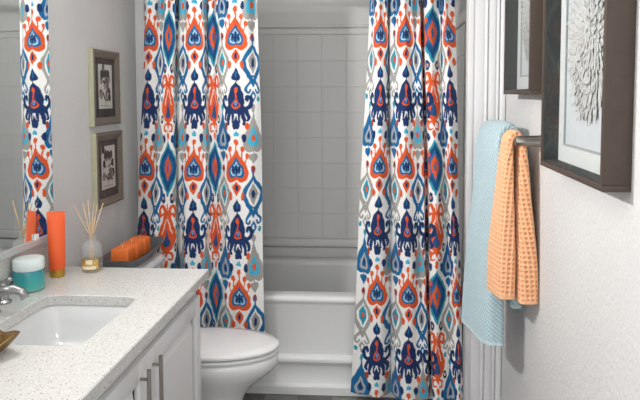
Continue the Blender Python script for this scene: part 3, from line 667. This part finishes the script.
# ================================================================== SMALL FRAMES (left wall)
def small_frame(y0, y1, z0, z1, label, seed):
    r = random.Random(seed); d = .022
    root = tag(empty('framed_botanical_print', (XL + .001, (y0 + y1) / 2, z0)), label, 'picture', 'small taupe frames on the left wall'); off = tuple(root.location)
    t = .036; x0, x1 = XL + .001, XL + d
    def bar(pts):       # mitred bar, outer edge high and sloping in
        bm = bmesh.new(); (a, b), (c, e) = pts
        def P(p, x): return (x - off[0], p[0] - off[1], p[1] - off[2])
        rings = [[P(a, x0), P(a, x1), P(((a[0] * .75 + c[0] * .25), (a[1] * .75 + c[1] * .25)), x1 + .004), P(c, x1 - .007), P(c, x0)], [P(b, x0), P(b, x1), P(((b[0] * .75 + e[0] * .25), (b[1] * .75 + e[1] * .25)), x1 + .004), P(e, x1 - .007), P(e, x0)]]
        add_loft(bm, rings); o = obj('frame_bar', bm, 'frame_taupe', root); return o
    O = [(y0, z0), (y1, z0), (y1, z1), (y0, z1)]; I = [(y0 + t, z0 + t), (y1 - t, z0 + t), (y1 - t, z1 - t), (y0 + t, z1 - t)]
    for k in range(4): bar(((O[k], O[(k + 1) % 4]), (I[k], I[(k + 1) % 4])))
    for a, b in (((x0, y0 - .004, z0 - .002), (x1 + .001, y0, z1 + .002)), ((x0, y1, z0 - .002), (x1 + .001, y1 + .004, z1 + .002))):
        box('edge_strip', a, b, 'frame_cream', root, 0, 1, off)['label'] = 'pale cream outer edge'
    box('mat_board', (x0 + .004, y0 + t - .002, z0 + t - .002), (x0 + .008, y1 - t + .002, z1 - t + .002), 'mat_dark', root, 0, 1, off)
    # botanical sketch
    py0, py1, pz0, pz1 = y0 + t + .038, y1 - t - .03, z0 + t + .04, z1 - t - .028
    W, H = (py1 - py0) * 200, (pz1 - pz0) * 200
    c = Canvas(W, H, 6, 'cfcac0')
    c.stroke([(W * .5, H * .95), (W * .45, H * .6), (W * .55, H * .3), (W * .5, H * .1)], '4a443f', .9, .5)
    for k in range(11):
        t_ = r.uniform(.1, .85); a = r.uniform(-1, 1); x, y = W * (.5 + .1 * math.sin(k)), H * t_
        L = W * r.uniform(.25, .42); sg = 1 if k % 2 else -1
        c.stroke([(x, y), (x + sg * L * .5, y - L * .45 * (a + .6)), (x + sg * L, y - L * .3 * a)], '55504a', 2.2 * r.random() + .8, .4)
        c.fill(shp(LENS, x + sg * L * .7, y - L * .5 - 1.5, y - L * .1 + 2, L * .5), ('8a857d', '3f3a36', '6c665f')[k % 3])
    for k in range(3): c.fill(shp(LENS, W * (.3 + .2 * k), H * .12, H * .3, W * .22), '4c4641'); 
    c.stroke([(W * .12, H * .95), (W * .88, H * .93)], '8b857c', .6)
    nv, nu = 70, 40
    Yg, Zg = np.meshgrid(np.linspace(py0, py1, nu), np.linspace(pz1, pz0, nv)); Pg = np.stack([np.full_like(Yg, x0 + .0095), Yg, Zg], -1)
    me = grid_mesh('print', Pg - np.array(off)); C = c.sample((1 - (Yg - py0) / (py1 - py0)) * W, (pz1 - Zg) / (pz1 - pz0) * H); set_print(me, C.reshape(-1, 3))
    link('print', me, 'art_print', root)['label'] = 'dark botanical sketch on pale paper'
    box('glass_pane', (x0 + .0115, y0 + t - .001, z0 + t - .001), (x0 + .013, y1 - t + .001, z1 - t + .001), 'pane_glass', root, 0, 1, off)
fy0, fy1 = at(89, 95, 0, XL)[1], at(120.5, 95, 0, XL + .024)[1]
small_frame(fy0, fy1, at(96, 126.3, 0, XL + .024)[2], at(96, 49, 0, XL + .024)[2], 'upper of two small taupe framed botanical sketches on the grey wall', 2)
small_frame(fy0 + .012, fy1 + .015, at(97.5, 210, 0, XL + .024)[2], at(97, 134, 0, XL + .024)[2], 'lower of two small taupe framed botanical sketches, above the candle tray', 4)

# ================================================================== TOWEL BAR and TOWELS
BX, BZ, BY0, BY1 = .512, 1.368, 2.36, 2.93
tb = tag(empty('towel_bar', (XR - .001, (BY0 + BY1) / 2, BZ)), 'brushed metal towel bar on the right wall holding two towels', 'towel bar'); off = tuple(tb.location)
bm = bmesh.new(); add_tube(bm, [(BX - off[0], BY0 - .002 - off[1], 0), (BX - off[0], BY1 + .002 - off[1], 0)], .008, 16); obj('bar', bm, 'steel', tb, angle=40)
for y in (BY0, BY1):
    lathe('post', [(.026, 0), (.026, -.006), (.0225, -.014), (.021, -.02), (.0195, -.07), (.0185, -.1), (.016, -.105), (.0, -.106)], 'steel', tb, (0, y - off[1], 0), 24, 'x')
def towel(name, label, group, path, mtl, relief, colour, ns=260, nr=120):
    """path rows: s, x, z, half thickness, y near, y far (front hem -> over the bar -> back hem); closed rounded section at every step"""
    K = np.array(path, float); d = np.r_[0, np.cumsum(np.hypot(np.diff(K[:, 0]), np.diff(K[:, 1])))]
    S = np.linspace(0, d[-1], ns); Q = np.stack([pch(d, K[:, i], S) for i in range(K.shape[1])], 1)
    dx, dz = np.gradient(Q[:, 0]), np.gradient(Q[:, 1]); ln = np.hypot(dx, dz); nx, nz = -dz / ln, dx / ln
    th = np.linspace(0, 2 * PI, nr, endpoint=False); n = 5.
    hy = (Q[:, 4] - Q[:, 3]) / 2; cy = (Q[:, 4] + Q[:, 3]) / 2
    ct_, st_ = np.cos(th), np.sin(th)
    # even spread round a rounded rectangle: walk its outline by arc length
    P = np.zeros((ns, nr, 3)); arc = np.zeros((ns, nr)); side = np.zeros((ns, nr))
    for i in range(ns):
        a, b = hy[i], max(Q[i, 2], .004); rad = min(b * .95, a)
        f = np.linspace(0, 1, 400); T = 2 * PI * f
        # superellipse outline, dense, then resample by length
        r = (np.abs(np.cos(T) / a) ** n + np.abs(np.sin(T) / b) ** n) ** (-1 / n); ox, oy = r * np.cos(T), r * np.sin(T)
        l = np.r_[0, np.cumsum(np.hypot(np.diff(ox), np.diff(oy)))]; q = np.linspace(0, l[-1], nr, endpoint=False)
        yy, tt = np.interp(q, l, ox), np.interp(q, l, oy)
        gy, gt = np.gradient(yy), np.gradient(tt); gl = np.hypot(gy, gt) + 1e-9; my, mt = gt / gl, -gy / gl
        h, _ = relief(S[i], q, d[-1]); yy = yy + my * h; tt = tt + mt * h
        P[i, :, 0] = Q[i, 0] + nx[i] * tt; P[i, :, 2] = Q[i, 1] + nz[i] * tt; P[i, :, 1] = cy[i] + yy
        arc[i] = q
    wob = .004 * np.sin(P[..., 1] * 22 + P[..., 2] * 6) * np.clip((BZ - P[..., 2]) / .3, 0, 1); P[..., 0] += wob
    P[..., 0] += Q[:, 5][:, None] * (P[..., 1] - Q[:, 3][:, None]) / (Q[:, 4] - Q[:, 3])[:, None]
    P[..., 0] = np.minimum(P[..., 0], XR - .002)
    ends0, ends1 = P[:1].mean(1, keepdims=True), P[-1:].mean(1, keepdims=True)
    P = np.concatenate([np.broadcast_to(ends0, (1, nr, 3)), P, np.broadcast_to(ends1, (1, nr, 3))], 0)
    base = np.array([BX, cy.mean(), P[..., 2].min()])
    me = grid_mesh(name, P - base, True)
    C = np.zeros((ns + 2, nr, 3))
    for i in range(ns): C[i + 1] = colour(relief(S[i], arc[i], d[-1])[1])
    C[0], C[-1] = C[1], C[-2]; C *= (1 + .03 * rng.standard_normal(C.shape[:2])[..., None])
    set_print(me, C.reshape(-1, 3))
    o = link(name, me, mtl, None, tuple(base)); tag(o, label, 'towel'); return o
def waffle(s, q, tot):
    p = .018; hem = (np.minimum(s, tot - s) < .012)
    a = np.abs(((s / p) % 1) - .5) * 2; b = np.abs(((q / p) % 1) - .5) * 2
    g = np.clip(np.maximum(a, b) * 1.7 - .45, 0, 1)
    if hem: g = np.full_like(b, .8)
    return .005 * (g - .4), g
def herring(s, q, tot):
    p = .019; hem = (np.minimum(s, tot - s) < .012)
    zz = np.abs(((q / .05) % 1) - .5) * .05
    g = .5 + .5 * np.sin((s + q * .8) * 2 * PI / p)
    g2 = np.clip(g * 1.3 - .15, 0, 1) * (.7 + .3 * np.sin((s - q * .8) * 2 * PI / (p * .8)))
    if hem: g2 = np.full_like(g2, .7)
    return .0042 * (g2 - .4), g2
cb0, cb1 = hexc('9db8c1'), hexc('d3e3e7'); cp0, cp1 = hexc('d98e60'), hexc('f3c096')
towel('hand_towel', 'pale blue textured towel draped over the far part of the towel bar', 't',
      [(.478, .512, .042, 2.575, 2.87, -.075), (.48, .62, .040, 2.575, 2.88, -.07), (.483, .9, .034, 2.575, 2.89, -.058), (.484, 1.15, .026, 2.575, 2.9, -.045), (.482, 1.30, .022, 2.575, 2.91, -.036), (.486, 1.376, .019, 2.575, 2.91, -.026), (BX + .006, 1.408, .019, 2.575, 2.91, -.022),
       (.548, 1.372, .017, 2.575, 2.90, -.005), (.556, 1.28, .02, 2.575, 2.89, 0), (.56, 1.1, .022, 2.575, 2.88, 0), (.562, .85, .024, 2.575, 2.86, 0), (.562, .67, .024, 2.575, 2.85, 0)], 'towel_blue', herring, lambda g: cb0 + (cb1 - cb0) * g[..., None], 420, 220)
towel('hand_towel', 'peach waffle weave towel draped over the bar beside the brown frame', 't',
      [(.482, .762, .031, 2.405, 2.552, -.022), (.483, .9, .03, 2.407, 2.552, -.02), (.485, 1.1, .024, 2.41, 2.552, -.012), (.487, 1.28, .016, 2.415, 2.55, -.005), (.489, 1.36, .011, 2.42, 2.545, 0), (BX, 1.390, .010, 2.42, 2.545, 0),
       (.535, 1.36, .011, 2.42, 2.545, 0), (.541, 1.28, .016, 2.41, 2.55, 0), (.548, 1.1, .025, 2.40, 2.552, 0), (.556, .9, .034, 2.388, 2.552, 0), (.56, .752, .037, 2.383, 2.552, 0)], 'towel_peach', waffle, lambda g: cp0 + (cp1 - cp0) * g[..., None], 380, 170)

# ================================================================== THINGS ON THE COUNTER
CT = .8602
# teal jar
yj = at(29, 294, 2, CT)[1] + .05; jar = tag(empty('candle_jar', (at(29, 280, 1, yj)[0], yj, CT)), 'teal glass jar with frosted white lid beside the sink', 'jar')
lathe('jar_body', [(.044, 0), (.05, .004), (.051, .012), (.051, .07), (.049, .074)], 'jar_teal', jar, (0, 0, 0), 40)
lathe('jar_lid', [(.0495, .0735), (.0515, .076), (.0515, .105), (.049, .111), (.042, .113), (.02, .1125)], 'jar_lid', jar, (0, 0, 0), 40)
# orange tube standing on its gold cap
tu = tag(empty('cosmetic_tube', (at(57.5, 276, 2, CT)[0], at(57.5, 276, 2, CT)[1], CT)), 'orange cosmetic tube standing on a gold cap', 'tube')
bm = bmesh.new(); rings = []
for z, a, b, n in ((.028, .0275, .0275, 2), (.034, .0285, .0285, 2), (.06, .0285, .028, 2), (.12, .0295, .023, 2), (.18, .0305, .013, 2.2), (.225, .0312, .004, 3), (.232, .0313, .0018, 4), (.244, .0313, .0016, 4)):
    rings.append([(x, y, z) for x, y, _ in superell(a, b, n, 40)])
add_loft(bm, rings); o = obj('tube_body', bm, 'tube_orange', tu, angle=50); o.rotation_euler.z = math.radians(27)
lathe('cap', [(.026, 0), (.027, .002), (.027, .027), (.026, .028)], 'gold_cap', tu, (0, 0, 0), 36)['label'] = 'gold cap'
# reed diffuser
rd = tag(empty('reed_diffuser', (at(91.5, 271, 2, CT)[0], at(91.5, 270.5, 2, CT)[1], CT)), 'clear glass reed diffuser bottle with wooden sticks and gold label', 'diffuser')
lathe('bottle', [(.034, 0), (.038, .003), (.0395, .01), (.0395, .085), (.037, .1), (.03, .112), (.018, .12), (.0135, .123), (.0135, .14), (.017, .142), (.017, .147), (.0105, .147), (.0105, .122), (.016, .117), (.028, .108), (.034, .098), (.036, .085), (.036, .012), (.03, .006)], 'bottle_glass', rd, (0, 0, 0), 40)
lathe('oil', [(.03, .0065), (.0352, .012), (.0352, .05), (.03, .0502)], 'oil_amber', rd, (0, 0, 0), 36)
bm = bmesh.new()
def curved(bm, r, z0, z1, a0, a1, n=14):
    v = [[bm.verts.new((r * math.cos(a), r * math.sin(a), z)) for a in np.linspace(a0, a1, n)] for z in (z0, z1)]
    for i in range(n - 1): bm.faces.new((v[0][i], v[0][i + 1], v[1][i + 1], v[1][i]))
curved(bm, .0399, .012, .052, -2.35, -.55); lb = obj('label', bm, 'label_gold', rd, smooth=True)
bm = bmesh.new(); curved(bm, .0402, .014, .026, -2.15, -.8); curved(bm, .0402, .034, .05, -1.75, -1.1, 8); obj('label_panel', bm, 'label_cream', lb, smooth=True)
for k, (dx, dy, L) in enumerate(((-.058, -.02, .262), (-.045, .03, .255), (-.02, .02, .272), (.022, -.02, .268), (.045, .01, .262), (.012, .03, .25))):
    bm = bmesh.new(); add_tube(bm, [(-dx * .35, -dy * .35, .012), (dx * .1, dy * .1, .135), (dx, dy, L)], .0017, 8); obj('reed', bm, 'reed_wood', rd, smooth=True)
# gold leaf dish
ds = tag(empty('gold_dish', (-1.04, 1.545, CT)), 'gold pointed leaf dish on the counter in front of the sink', 'dish')
bm = bmesh.new()
def leaf(s, z0, hgt):
    out = []
    for k in range(40):
        t = 2 * PI * k / 40; c, q = math.cos(t), math.sin(t)
        r = 1 / (abs(c) ** 1.15 + abs(q) ** 1.15) ** (1 / 1.15)
        e = max(abs(c), abs(q)) ** 6
        out.append((r * c * .105 * s, r * q * .105 * s, z0 + hgt * (.45 + .55 * e)))
    return out
add_loft(bm, [leaf(.45, .0, 0), leaf(.7, .008, .01), leaf(.9, .018, .022), leaf(1, .02, .034), leaf(.985, .0225, .034), leaf(.88, .021, .022), leaf(.68, .011, .01), leaf(.45, .004, 0)])
o = obj('dish', bm, 'dish_gold', ds, smooth=True); o.rotation_euler.z = math.radians(22)
# ================================================================== TRAY AND CANDLES on the tank lid
TT = .7745
ty = tag(empty('candle_tray', (-1.125, 2.79, TT)), 'dark grey boat shaped tray holding orange candles on the toilet tank', 'tray')
bm = bmesh.new()
def tr4(a, b, z, lift): return [(x, y, z + lift * (abs(y) / b) ** 4) for x, y, _ in superell(a, b, 7, 64)]
add_loft(bm, [tr4(.05, .14, 0, 0), tr4(.07, .19, .024, .004), tr4(.09, .232, .052, .014), tr4(.092, .235, .054, .014), tr4(.088, .23, .054, .014), tr4(.067, .186, .027, .004), tr4(.05, .14, .006, 0)])
obj('tray', bm, 'tray_metal', ty, angle=50)
for k, y in enumerate((2.675, 2.775, 2.875)):
    cd = tag(empty('pillar_candle', (-1.118, y, TT + .0265)), ('orange square candle on the tray, the one closest to the reed diffuser', 'orange square candle in the middle of the grey tray', 'orange square candle on the tray, the one closest to the shower curtain')[k], 'candle', 'orange square candles on the tray')
    bm = bmesh.new(); add_loft(bm, [[(x, y_, z) for x, y_, _ in superell(a, a, 12, 48)] for a, z in ((.037, 0), (.039, .003), (.039, .064), (.037, .069), (.033, .071), (.028, .069), (.01, .068))]); obj('wax', bm, 'candle_wax', cd, angle=45)
    bm = bmesh.new(); add_tube(bm, [(0, 0, .067), (.0005, 0, .078), (.002, 0, .084)], .0014, 6); obj('wick', bm, 'wick', cd, smooth=True)
